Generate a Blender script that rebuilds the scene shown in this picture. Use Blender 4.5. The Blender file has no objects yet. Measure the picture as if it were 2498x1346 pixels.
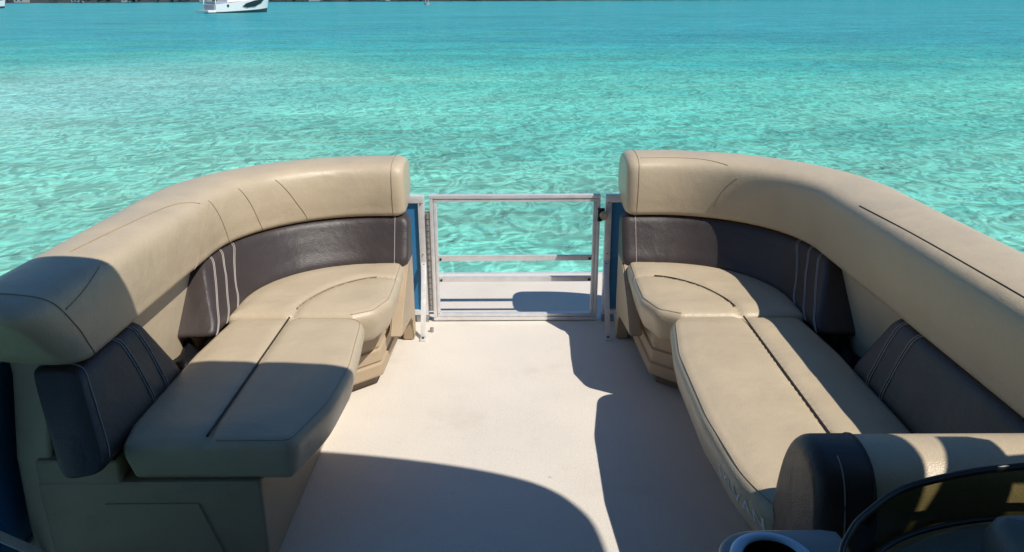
import bpy, bmesh, math, random
from mathutils import Vector, Matrix, noise
from mathutils.bvhtree import BVHTree
random.seed(7)
C = bpy.context.scene.collection
SC = bpy.context.scene

# ------------------------------------------------------------------ camera, sky, sun, exposure
PITCH = 19.61
cam = bpy.data.cameras.new("camera")
cam.sensor_width = 36.0
cam.lens = 36.0 * 1900.0 / 2498.0
cam.clip_start = 0.05
cam.clip_end = 9000
camo = bpy.data.objects.new("camera", cam); C.objects.link(camo)
camo.matrix_world = (Matrix.Translation((0, 0, 1.5)) @ Matrix.Rotation(math.radians(90 - PITCH), 4, 'X')
                     @ Matrix.Rotation(math.radians(-0.25), 4, 'Z'))
SC.camera = camo

SUNX, SUNY = 0.60, -0.44          # horizontal offset towards the sun per metre of height
EL = math.atan(1 / math.hypot(SUNX, SUNY))
AZ = math.atan2(SUNX, SUNY)
w = bpy.data.worlds.new("World"); SC.world = w; w.use_nodes = True
nt = w.node_tree; nt.nodes.clear()
sky = nt.nodes.new('ShaderNodeTexSky'); sky.sky_type = 'NISHITA'; sky.sun_disc = False
sky.sun_elevation = EL; sky.sun_rotation = AZ
sky.air_density = 1.0; sky.dust_density = 0.2; sky.ozone_density = 4.0
bg = nt.nodes.new('ShaderNodeBackground'); bg.inputs['Strength'].default_value = 0.092
wo = nt.nodes.new('ShaderNodeOutputWorld')
hs = nt.nodes.new('ShaderNodeHueSaturation'); hs.inputs['Saturation'].default_value = 1.2
nt.links.new(sky.outputs[0], hs.inputs['Color']); nt.links.new(hs.outputs[0], bg.inputs[0]); nt.links.new(bg.outputs[0], wo.inputs[0])
sl = bpy.data.lights.new("sun", 'SUN'); sl.energy = 4.5; sl.angle = math.radians(0.5); sl.color = (1.0, 0.94, 0.85)
so = bpy.data.objects.new("sun", sl); C.objects.link(so)
so.rotation_mode = 'QUATERNION'
so.rotation_quaternion = Vector((SUNX, SUNY, 1)).to_track_quat('Z', 'Y')
so.location = (20, -15, 30)
SC.view_settings.view_transform = 'Standard'; SC.view_settings.look = 'None'
SC.view_settings.exposure = 0.0; SC.view_settings.gamma = 1.0

CX = 0.015                        # boat centre line
WATER_Z = -0.55

# ------------------------------------------------------------------ materials
def new_mat(name):
    m = bpy.data.materials.new(name); m.use_nodes = True
    return m, m.node_tree, m.node_tree.nodes['Principled BSDF']

def nd(t, typ, **kw):
    n = t.nodes.new(typ)
    for k, v in kw.items():
        if k in n.inputs: n.inputs[k].default_value = v
        else: setattr(n, k, v)
    return n

def coords(t):
    g = t.nodes.new('ShaderNodeNewGeometry')
    return g.outputs['Position']

def surf(name, col, rough=0.5, metal=0.0, var=0.12, vscale=6.0, bump=0.0, bscale=300.0, soft=0.0, sscale=9.0,
         spec=0.5, dirt=None, coat=0.0, grain=0.0, spots=False, wrinkle=0.0):
    m, t, p = new_mat(name)
    L = t.links.new
    pos = coords(t)
    n1 = nd(t, 'ShaderNodeTexNoise', Scale=vscale, Detail=6.0, Roughness=0.6)
    L(pos, n1.inputs['Vector'])
    mr = nd(t, 'ShaderNodeMapRange'); mr.inputs[1].default_value = 0.3; mr.inputs[2].default_value = 0.7
    mr.inputs[3].default_value = 1 - var; mr.inputs[4].default_value = 1 + var * 0.6
    L(n1.outputs[0], mr.inputs[0])
    vm = nd(t, 'ShaderNodeVectorMath', operation='SCALE'); vm.inputs[0].default_value = col
    L(mr.outputs[0], vm.inputs[3])
    out = vm.outputs[0]
    if dirt:
        n2 = nd(t, 'ShaderNodeTexNoise', Scale=dirt[1], Detail=8.0, Roughness=0.7); L(pos, n2.inputs['Vector'])
        r2 = nd(t, 'ShaderNodeMapRange'); r2.inputs[1].default_value = 0.56; r2.inputs[2].default_value = 0.72
        r2.inputs[3].default_value = 0.0; r2.inputs[4].default_value = dirt[2]
        L(n2.outputs[0], r2.inputs[0])
        mx = nd(t, 'ShaderNodeMix', data_type='RGBA'); L(r2.outputs[0], mx.inputs[0])
        L(out, mx.inputs[6]); mx.inputs[7].default_value = (*dirt[0], 1)
        out = mx.outputs[2]
    if grain:
        n5 = nd(t, 'ShaderNodeTexNoise', Scale=140.0, Detail=3.0, Roughness=0.7); L(pos, n5.inputs['Vector'])
        r5 = nd(t, 'ShaderNodeMapRange'); r5.inputs[1].default_value = 0.35; r5.inputs[2].default_value = 0.65; r5.inputs[3].default_value = 1 - grain; r5.inputs[4].default_value = 1 + grain
        L(n5.outputs[0], r5.inputs[0]); v5 = nd(t, 'ShaderNodeVectorMath', operation='SCALE'); L(out, v5.inputs[0]); L(r5.outputs[0], v5.inputs[3]); out = v5.outputs[0]
    if spots:
        # scattered crumbs, scuffs and dried drips
        v6 = nd(t, 'ShaderNodeTexVoronoi', Scale=7.0); L(pos, v6.inputs['Vector'])
        n6 = nd(t, 'ShaderNodeTexNoise', Scale=45.0, Detail=4.0); L(pos, n6.inputs['Vector'])
        a6 = nd(t, 'ShaderNodeMath', operation='MULTIPLY_ADD'); L(n6.outputs[0], a6.inputs[0]); a6.inputs[1].default_value = 0.12; L(v6.outputs['Distance'], a6.inputs[2])
        r6 = nd(t, 'ShaderNodeMapRange', interpolation_type='SMOOTHSTEP'); r6.inputs[1].default_value = 0.075; r6.inputs[2].default_value = 0.125; r6.inputs[3].default_value = 0.42; r6.inputs[4].default_value = 0.0
        L(a6.outputs[0], r6.inputs[0])
        sp6 = nd(t, 'ShaderNodeSeparateColor'); L(v6.outputs['Color'], sp6.inputs[0])
        g6 = nd(t, 'ShaderNodeMath', operation='GREATER_THAN'); L(sp6.outputs[0], g6.inputs[0]); g6.inputs[1].default_value = 0.6
        m6 = nd(t, 'ShaderNodeMath', operation='MULTIPLY'); L(r6.outputs[0], m6.inputs[0]); L(g6.outputs[0], m6.inputs[1])
        x6 = nd(t, 'ShaderNodeMix', data_type='RGBA'); L(m6.outputs[0], x6.inputs[0]); L(out, x6.inputs[6]); x6.inputs[7].default_value = (0.42, 0.37, 0.30, 1); out = x6.outputs[2]
        mp7 = nd(t, 'ShaderNodeMapping'); mp7.inputs['Scale'].default_value = (16, 2.2, 1); mp7.inputs['Rotation'].default_value = (0, 0, 0.5); L(pos, mp7.inputs['Vector'])
        n7 = nd(t, 'ShaderNodeTexNoise', Scale=1.0, Detail=6.0, Roughness=0.7); L(mp7.outputs[0], n7.inputs['Vector'])
        r7 = nd(t, 'ShaderNodeMapRange'); r7.inputs[1].default_value = 0.60; r7.inputs[2].default_value = 0.75; r7.inputs[3].default_value = 0.0; r7.inputs[4].default_value = 0.16; L(n7.outputs[0], r7.inputs[0])
        x7 = nd(t, 'ShaderNodeMix', data_type='RGBA'); L(r7.outputs[0], x7.inputs[0]); L(out, x7.inputs[6]); x7.inputs[7].default_value = (0.46, 0.41, 0.34, 1); out = x7.outputs[2]
    L(out, p.inputs['Base Color'])
    p.inputs['Metallic'].default_value = metal
    p.inputs['Specular IOR Level'].default_value = spec
    p.inputs['Coat Weight'].default_value = coat
    rr = nd(t, 'ShaderNodeMapRange'); rr.inputs[1].default_value = 0.3; rr.inputs[2].default_value = 0.7
    rr.inputs[3].default_value = max(0.03, rough - 0.06); rr.inputs[4].default_value = rough + 0.08
    L(n1.outputs[0], rr.inputs[0]); L(rr.outputs[0], p.inputs['Roughness'])
    last = None
    if soft:
        n3 = nd(t, 'ShaderNodeTexNoise', Scale=sscale, Detail=3.0, Roughness=0.55, Distortion=0.4); L(pos, n3.inputs['Vector'])
        b = nd(t, 'ShaderNodeBump', Strength=soft, Distance=0.02); L(n3.outputs[0], b.inputs['Height']); last = b
    if wrinkle:
        nw = nd(t, 'ShaderNodeTexNoise', Scale=20.0, Detail=2.0, Roughness=0.5, Distortion=1.6); L(pos, nw.inputs['Vector'])
        bw = nd(t, 'ShaderNodeBump', Strength=wrinkle, Distance=0.006); L(nw.outputs[0], bw.inputs['Height'])
        if last: L(last.outputs[0], bw.inputs['Normal'])
        last = bw
    if bump:
        v = nd(t, 'ShaderNodeTexVoronoi', Scale=bscale); L(pos, v.inputs['Vector'])
        b2 = nd(t, 'ShaderNodeBump', Strength=bump, Distance=0.002); L(v.outputs['Distance'], b2.inputs['Height'])
        if last: L(last.outputs[0], b2.inputs['Normal'])
        last = b2
    if last: L(last.outputs[0], p.inputs['Normal'])
    return m

TAN = (0.545, 0.447, 0.31)
M = {}
M['tan'] = surf('tan vinyl', TAN, 0.37, var=0.07, vscale=5, bump=0.3, bscale=300, soft=0.34, sscale=5.5, dirt=((0.36, 0.29, 0.20), 9, 0.12), wrinkle=0.08, grain=0.03)
M['tan_seam'] = surf('tan thread', (0.37, 0.29, 0.19), 0.6)
M['dark_seam'] = surf('dark welt', (0.035, 0.025, 0.02), 0.5)
M['grey'] = surf('charcoal vinyl', (0.051, 0.040, 0.038), 0.40, var=0.08, bump=0.3, bscale=300, soft=0.3, sscale=6, wrinkle=0.10)
M['thread'] = surf('pale thread', (0.42, 0.37, 0.35), 0.7)
M['letter'] = surf('pale embroidery', (0.85, 0.84, 0.83), 0.6)
M['black'] = surf('black webbing', (0.016, 0.016, 0.02), 0.4, bump=0.4, bscale=250)
M['base'] = surf('moulded plastic', (0.44, 0.34, 0.225), 0.5, var=0.08, bump=0.12, bscale=300, dirt=((0.2, 0.15, 0.1), 9, 0.3))
M['toe'] = surf('toe kick plastic', (0.19, 0.15, 0.11), 0.6)
M['deck'] = surf('vinyl deck floor', (0.745, 0.685, 0.60), 0.6, var=0.05, vscale=2.2, bump=0.5, bscale=330, dirt=((0.50, 0.44, 0.36), 2.6, 0.30), grain=0.05, spots=True)
M['alu'] = surf('brushed aluminium', (0.80, 0.80, 0.81), 0.34, metal=0.35, var=0.1, vscale=25, bump=0.1, bscale=300)
M['alu_dull'] = surf('dull aluminium', (0.42, 0.41, 0.40), 0.5, metal=0.7, var=0.3, vscale=60)
M['blue'] = surf('blue painted panel', (0.04, 0.21, 0.44), 0.3, var=0.06, soft=0.1, sscale=2)
M['navy'] = surf('navy vinyl', (0.012, 0.02, 0.05), 0.45, bump=0.2, bscale=420)
M['rubber'] = surf('black rubber', (0.02, 0.02, 0.022), 0.6)
M['knob'] = surf('beige plastic', (0.50, 0.43, 0.33), 0.4)
M['dash'] = surf('console gelcoat', (0.135, 0.145, 0.135), 0.38, var=0.08, bump=0.15, bscale=260)
M['shelf'] = surf('console shelf plastic', (0.26, 0.285, 0.30), 0.38, var=0.06)
M['ring'] = surf('pale blue ring', (0.55, 0.76, 1.0), 0.3, var=0.04)
M['trim'] = surf('black trim', (0.012, 0.013, 0.015), 0.3)
M['canvas'] = surf('canvas', (0.12, 0.13, 0.16), 0.9, bump=0.3, bscale=300)
M['white'] = surf('white gelcoat', (0.80, 0.80, 0.79), 0.25, var=0.03)
M['boatglass'] = surf('dark boat glass', (0.02, 0.03, 0.035), 0.1)
M['antifoul'] = surf('dark bottom paint', (0.03, 0.05, 0.06), 0.5)
M['cockpit'] = surf('grey cockpit', (0.33, 0.35, 0.40), 0.5)
M['foliage'] = surf('far foliage', (0.022, 0.045, 0.045), 0.8, var=0.5, vscale=0.2)  # blue-green, with the distance haze mixed into the colour
M['bark'] = surf('bark', (0.08, 0.06, 0.045), 0.9)
M['land'] = surf('shore land', (0.03, 0.045, 0.04), 0.9, var=0.4, vscale=0.05)
M['plaster'] = surf('pale house wall', (0.36, 0.36, 0.36), 0.8)
M['rooftile'] = surf('house roof', (0.16, 0.12, 0.10), 0.8)

def glass_mat():
    m, t, p = new_mat('smoked acrylic')
    t.nodes.remove(p)
    out = [n for n in t.nodes if n.type == 'OUTPUT_MATERIAL'][0]
    tr = nd(t, 'ShaderNodeBsdfTransparent'); tr.inputs[0].default_value = (0.24, 0.235, 0.14, 1)
    gl = nd(t, 'ShaderNodeBsdfGlossy', Roughness=0.04); gl.inputs[0].default_value = (0.5, 0.5, 0.5, 1)
    lw = nd(t, 'ShaderNodeLayerWeight', Blend=0.5); pw = nd(t, 'ShaderNodeMath', operation='POWER'); pw.inputs[1].default_value = 4.0
    t.links.new(lw.outputs['Facing'], pw.inputs[0]); fr = nd(t, 'ShaderNodeMath', operation='MULTIPLY_ADD'); fr.inputs[1].default_value = 0.6; fr.inputs[2].default_value = 0.07
    t.links.new(pw.outputs[0], fr.inputs[0])
    mx = nd(t, 'ShaderNodeMixShader')
    t.links.new(fr.outputs[0], mx.inputs[0]); t.links.new(tr.outputs[0], mx.inputs[1]); t.links.new(gl.outputs[0], mx.inputs[2])
    t.links.new(mx.outputs[0], out.inputs[0])
    return m
M['glass'] = glass_mat()

def water_mat():
    m, t, p = new_mat('clear turquoise sea'); L = t.links.new
    t.nodes.remove(p)
    out = [n for n in t.nodes if n.type == 'OUTPUT_MATERIAL'][0]
    pos = coords(t)
    sep = nd(t, 'ShaderNodeSeparateXYZ'); L(pos, sep.inputs[0])
    # seabed patches: pale sand near the boat, deeper water further out
    mp = nd(t, 'ShaderNodeMapping'); mp.inputs['Scale'].default_value = (0.05, 0.11, 0.1); L(pos, mp.inputs['Vector'])
    pn = nd(t, 'ShaderNodeTexNoise', Scale=1.0, Detail=5.0, Roughness=0.6, Distortion=0.6); L(mp.outputs[0], pn.inputs['Vector'])
    # depth factor from distance off the boat
    dr = nd(t, 'ShaderNodeMapRange', interpolation_type='SMOOTHSTEP'); L(sep.outputs['Y'], dr.inputs[0])
    dr.inputs[1].default_value = 6; dr.inputs[2].default_value = 55
    ad = nd(t, 'ShaderNodeMath', operation='MULTIPLY_ADD'); L(pn.outputs[0], ad.inputs[0]); ad.inputs[1].default_value = 1.5; 
    ad2 = nd(t, 'ShaderNodeMath', operation='SUBTRACT'); L(dr.outputs[0], ad2.inputs[0]); ad2.inputs[1].default_value = 0.66
    xg = nd(t, 'ShaderNodeMapRange', interpolation_type='SMOOTHSTEP'); L(sep.outputs['X'], xg.inputs[0]); xg.inputs[1].default_value = -10; xg.inputs[2].default_value = 14; xg.inputs[3].default_value = -0.04; xg.inputs[4].default_value = 0.16
    adx = nd(t, 'ShaderNodeMath', operation='ADD'); L(ad2.outputs[0], adx.inputs[0]); L(xg.outputs[0], adx.inputs[1])
    L(adx.outputs[0], ad.inputs[2])
    cr = nd(t, 'ShaderNodeValToRGB'); L(ad.outputs[0], cr.inputs[0])
    e = cr.color_ramp.elements
    e[0].position = 0.0; e[0].color = (0.22, 0.585, 0.455, 1)
    e[1].position = 1.0; e[1].color = (0.03, 0.335, 0.385, 1)
    k = e.new(0.35); k.color = (0.105, 0.495, 0.41, 1)
    k = e.new(0.7); k.color = (0.042, 0.395, 0.385, 1)
    # pale sand bank off to port
    d1 = nd(t, 'ShaderNodeVectorMath', operation='SUBTRACT'); L(pos, d1.inputs[0]); d1.inputs[1].default_value = (-11, 19, 0)
    d2 = nd(t, 'ShaderNodeVectorMath', operation='MULTIPLY'); L(d1.outputs[0], d2.inputs[0]); d2.inputs[1].default_value = (0.13, 0.085, 0)
    d3 = nd(t, 'ShaderNodeVectorMath', operation='LENGTH'); L(d2.outputs[0], d3.inputs[0])
    d4 = nd(t, 'ShaderNodeMapRange', interpolation_type='SMOOTHSTEP'); L(d3.outputs['Value'], d4.inputs[0])
    d4.inputs[1].default_value = 0.1; d4.inputs[2].default_value = 1.3; d4.inputs[3].default_value = 0.65; d4.inputs[4].default_value = 0.0
    mx = nd(t, 'ShaderNodeMix', data_type='RGBA'); L(d4.outputs[0], mx.inputs[0]); L(cr.outputs[0], mx.inputs[6])
    mx.inputs[7].default_value = (0.27, 0.56, 0.53, 1)
    # waves
    def wave(sx, sy, rot, dist, detail=4.0, rough=0.6, ridged=False):
        mm = nd(t, 'ShaderNodeMapping'); mm.inputs['Scale'].default_value = (sx, sy, 1); mm.inputs['Rotation'].default_value = (0, 0, math.radians(rot))
        L(pos, mm.inputs['Vector'])
        n = nd(t, 'ShaderNodeTexNoise', Scale=1.0, Detail=detail, Roughness=rough, Distortion=dist); L(mm.outputs[0], n.inputs['Vector'])
        if not ridged: return n.outputs[0]
        a = nd(t, 'ShaderNodeMath', operation='SUBTRACT'); L(n.outputs[0], a.inputs[0]); a.inputs[1].default_value = 0.5
        b = nd(t, 'ShaderNodeMath', operation='ABSOLUTE'); L(a.outputs[0], b.inputs[0])
        c = nd(t, 'ShaderNodeMath', operation='MULTIPLY'); L(b.outputs[0], c.inputs[0]); c.inputs[1].default_value = -2.0
        return c.outputs[0]
    w1 = wave(0.9, 1.2, 8, 0.8, 3.0)
    w2 = wave(3.2, 3.0, -12, 1.2, 2.0, 0.5)
    w3 = wave(6.0, 6.0, 20, 0.8, 2.0)
    w0 = wave(0.28, 0.40, -6, 0.9, 3.0)
    b0 = nd(t, 'ShaderNodeBump', Strength=1.0, Distance=0.34); L(w0, b0.inputs['Height'])
    b1 = nd(t, 'ShaderNodeBump', Strength=1.0, Distance=0.20); L(w1, b1.inputs['Height']); L(b0.outputs[0], b1.inputs['Normal'])
    b2 = nd(t, 'ShaderNodeBump', Strength=1.0, Distance=0.06); L(w2, b2.inputs['Height']); L(b1.outputs[0], b2.inputs['Normal'])
    b3 = nd(t, 'ShaderNodeBump', Strength=1.0, Distance=0.02); L(w3, b3.inputs['Height']); L(b2.outputs[0], b3.inputs['Normal'])
    # caustic light network painted into the colour: bright lines, darker cells, weaker further out
    caustic = wave(3.2, 1.9, 14, 1.5, 2.0, 0.5, True)
    rr = nd(t, 'ShaderNodeMapRange'); L(caustic, rr.inputs[0]); rr.inputs[1].default_value = -0.26; rr.inputs[2].default_value = -0.01; rr.interpolation_type = 'SMOOTHSTEP'
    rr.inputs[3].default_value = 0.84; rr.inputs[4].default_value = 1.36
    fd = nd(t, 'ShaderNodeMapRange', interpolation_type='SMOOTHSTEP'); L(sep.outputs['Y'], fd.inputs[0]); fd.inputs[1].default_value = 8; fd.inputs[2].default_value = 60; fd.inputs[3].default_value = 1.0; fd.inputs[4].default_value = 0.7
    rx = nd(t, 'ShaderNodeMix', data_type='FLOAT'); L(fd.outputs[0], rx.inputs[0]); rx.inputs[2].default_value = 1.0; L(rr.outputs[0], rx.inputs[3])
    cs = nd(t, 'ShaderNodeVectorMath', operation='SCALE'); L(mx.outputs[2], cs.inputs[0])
    big = wave(0.22, 0.42, -6, 0.9, 5.0, 0.65)  # broad wave streaks, paler and darker, multiplied into the colour
    br_ = nd(t, 'ShaderNodeMapRange'); L(big, br_.inputs[0]); br_.inputs[1].default_value = 0.3; br_.inputs[2].default_value = 0.7; br_.inputs[3].default_value = 0.82; br_.inputs[4].default_value = 1.14
    big2 = wave(0.045, 0.11, 4, 0.8, 6.0, 0.72)
    b2r = nd(t, 'ShaderNodeMapRange'); L(big2, b2r.inputs[0]); b2r.inputs[1].default_value = 0.3; b2r.inputs[2].default_value = 0.7; b2r.inputs[3].default_value = 0.84; b2r.inputs[4].default_value = 1.14
    bm2 = nd(t, 'ShaderNodeMath', operation='MULTIPLY'); L(br_.outputs[0], bm2.inputs[0]); L(b2r.outputs[0], bm2.inputs[1])
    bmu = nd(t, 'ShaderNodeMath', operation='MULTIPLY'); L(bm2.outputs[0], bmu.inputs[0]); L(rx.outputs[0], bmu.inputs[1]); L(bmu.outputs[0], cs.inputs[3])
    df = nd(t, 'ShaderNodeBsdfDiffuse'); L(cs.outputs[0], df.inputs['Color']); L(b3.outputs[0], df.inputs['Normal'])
    gl = nd(t, 'ShaderNodeBsdfGlossy', Roughness=0.12); L(b3.outputs[0], gl.inputs['Normal'])
    fr = nd(t, 'ShaderNodeFresnel', IOR=1.33); L(b3.outputs[0], fr.inputs['Normal'])
    fm = nd(t, 'ShaderNodeMath', operation='MINIMUM'); L(fr.outputs[0], fm.inputs[0]); fm.inputs[1].default_value = 0.3
    ms = nd(t, 'ShaderNodeMixShader'); L(fm.outputs[0], ms.inputs[0]); L(df.outputs[0], ms.inputs[1]); L(gl.outputs[0], ms.inputs[2])
    L(ms.outputs[0], out.inputs[0])
    return m
M['water'] = water_mat()

# ------------------------------------------------------------------ helpers
def tag(o, label=None, cat=None, group=None, kind=None):
    if label: o['label'] = label
    if cat: o['category'] = cat
    if group: o['group'] = group
    if kind: o['kind'] = kind
    return o

def thing(name, label, cat, loc=(0, 0, 0), group=None):
    o = bpy.data.objects.new(name, None); o.location = loc; C.objects.link(o)
    o.empty_display_size = 0.1
    return tag(o, label, cat, group)

def obj(name, bm, mat, parent=None, smooth=True, angle=None):
    bmesh.ops.recalc_face_normals(bm, faces=bm.faces)
    me = bpy.data.meshes.new(name); bm.to_mesh(me); bm.free()
    me.materials.append(M[mat])
    if smooth:
        for p in me.polygons: p.use_smooth = True
        if angle is not None: me.set_sharp_from_angle(angle=math.radians(angle))
    o = bpy.data.objects.new(name, me); C.objects.link(o)
    if parent:
        o.parent = parent
        # geometry is written in world space: undo the parents' offset
        off = Vector((0, 0, 0)); q = parent
        while q: off += q.location; q = q.parent
        o.location = -off
        if o.location.length < 1e-9: o.location = (0, 0, 0)
    return o

def add_box(bm, lo, hi, bevel=0.0):
    c = [(a + b) / 2 for a, b in zip(lo, hi)]; s = [abs(b - a) for a, b in zip(lo, hi)]
    g = bmesh.ops.create_cube(bm, size=1, matrix=Matrix.Translation(c) @ Matrix.Diagonal((*s, 1)))
    if bevel:
        vs = set(g['verts']); es = [e for e in bm.edges if e.verts[0] in vs and e.verts[1] in vs]
        bmesh.ops.bevel(bm, geom=es, offset=bevel, segments=2, affect='EDGES', profile=0.7)

def add_tube(bm, pts, r, n=8, closed=False, ry=None):
    """tube along 3D points; ry gives a flattened (rectangular-ish) second radius"""
    pts = [Vector(p) for p in pts]; rings = []
    N = len(pts)
    up = Vector((0, 0, 1))
    for i, p in enumerate(pts):
        a = pts[(i - 1) % N] if (closed or i > 0) else p
        b = pts[(i + 1) % N] if (closed or i < N - 1) else p
        d = (b - a).normalized()
        if abs(d.z) > 0.95: s = Vector((1, 0, 0))
        else: s = d.cross(up).normalized()
        u = s.cross(d).normalized()
        rings.append([bm.verts.new(p + s * (r * math.cos(2 * math.pi * k / n)) + u * ((ry or r) * math.sin(2 * math.pi * k / n))) for k in range(n)])
    for i in range(N if closed else N - 1):
        A, B = rings[i], rings[(i + 1) % N]
        for k in range(n): bm.faces.new((A[k], A[(k + 1) % n], B[(k + 1) % n], B[k]))
    if not closed:
        bm.faces.new(rings[0]); bm.faces.new(rings[-1])

def add_bar(bm, p, q, wdt, thk, up=(0, 0, 1), bevel=0.0):
    """rectangular bar from p to q; wdt along the side direction, thk along up"""
    p, q = Vector(p), Vector(q); d = q - p; L_ = d.length; d.normalize()
    s = d.cross(Vector(up))
    if s.length < 1e-4: s = d.cross(Vector((0, 1, 0)))
    s.normalize(); u = s.cross(d)
    mt = Matrix((( *s, 0), (*d, 0), (*u, 0), (0, 0, 0, 1))).transposed()
    mt.translation = (p + q) / 2
    g = bmesh.ops.create_cube(bm, size=1, matrix=mt @ Matrix.Diagonal((wdt, L_, thk, 1)))
    if bevel:
        vs = set(g['verts']); es = [e for e in bm.edges if e.verts[0] in vs and e.verts[1] in vs]
        bmesh.ops.bevel(bm, geom=es, offset=bevel, segments=2, affect='EDGES', profile=0.7)

def add_cyl(bm, c, r, h, n=20, axis='Z'):
    rot = {'Z': Matrix(), 'X': Matrix.Rotation(math.pi / 2, 4, 'Y'), 'Y': Matrix.Rotation(math.pi / 2, 4, 'X')}[axis]
    bmesh.ops.create_cone(bm, cap_ends=True, segments=n, radius1=r, radius2=r, depth=h, matrix=Matrix.Translation(c) @ rot)

def rounded(poly, step=0.014):
    """closed polygon of (x, y, r) -> dense outline with rounded corners"""
    pts = []; n = len(poly)
    for i in range(n):
        p = Vector(poly[i][:2]); a = Vector(poly[i - 1][:2]); b = Vector(poly[(i + 1) % n][:2]); r = poly[i][2] if len(poly[i]) > 2 else 0
        if r <= 0: pts.append(p); continue
        da, db = (a - p).normalized(), (b - p).normalized()
        ang = da.angle(db); t_ = min(r / math.tan(ang / 2), 0.48 * (a - p).length, 0.48 * (b - p).length)
        p0, p1 = p + da * t_, p + db * t_
        k = max(3, int((math.pi - ang) / 0.2))
        for j in range(k + 1):
            s = j / k
            pts.append(p0 * (1 - s) ** 2 + p * 2 * s * (1 - s) + p1 * s * s)
    out = []; n = len(pts)
    for i in range(n):
        a, b = pts[i], pts[(i + 1) % n]; k = max(1, int((b - a).length / step))
        for j in range(k): out.append(a.lerp(b, j / k))
    return out

def inset(out, d):
    n = len(out); res = []
    area = sum(out[i].x * out[(i + 1) % n].y - out[(i + 1) % n].x * out[i].y for i in range(n))
    sg = 1 if area > 0 else -1
    for i in range(n):
        tg = (out[(i + 1) % n] - out[i - 1])
        tg = tg.normalized() if tg.length > 1e-9 else Vector((1, 0))
        res.append(out[i] + Vector((-tg.y, tg.x)) * sg * d)
    if d > 0.004:
        ok = [dist_to(out, p) > d * 0.93 for p in res]
        if any(ok):
            good = [i for i in range(n) if ok[i]]
            for i in range(n):
                if not ok[i]:
                    j = min(good, key=lambda g: min((g - i) % n, (i - g) % n)); res[i] = res[j].copy()
    return res

def dist_to(out, p):
    best = 1e9; n = len(out); px, py = p.x, p.y
    for i in range(n):
        a = out[i - 1]; b = out[i]; ex, ey = b.x - a.x, b.y - a.y; L2 = ex * ex + ey * ey
        f = ((px - a.x) * ex + (py - a.y) * ey) / L2 if L2 > 1e-12 else 0
        f = 0 if f < 0 else 1 if f > 1 else f
        dx, dy = a.x + ex * f - px, a.y + ey * f - py
        q = dx * dx + dy * dy
        if q < best: best = q
    return math.sqrt(best)

def inside(out, x, y):
    c = False; n = len(out)
    for i in range(n):
        a = out[i - 1]; b = out[i]
        if (a.y > y) != (b.y > y) and x < (b.x - a.x) * (y - a.y) / (b.y - a.y) + a.x: c = not c
    return c

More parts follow.
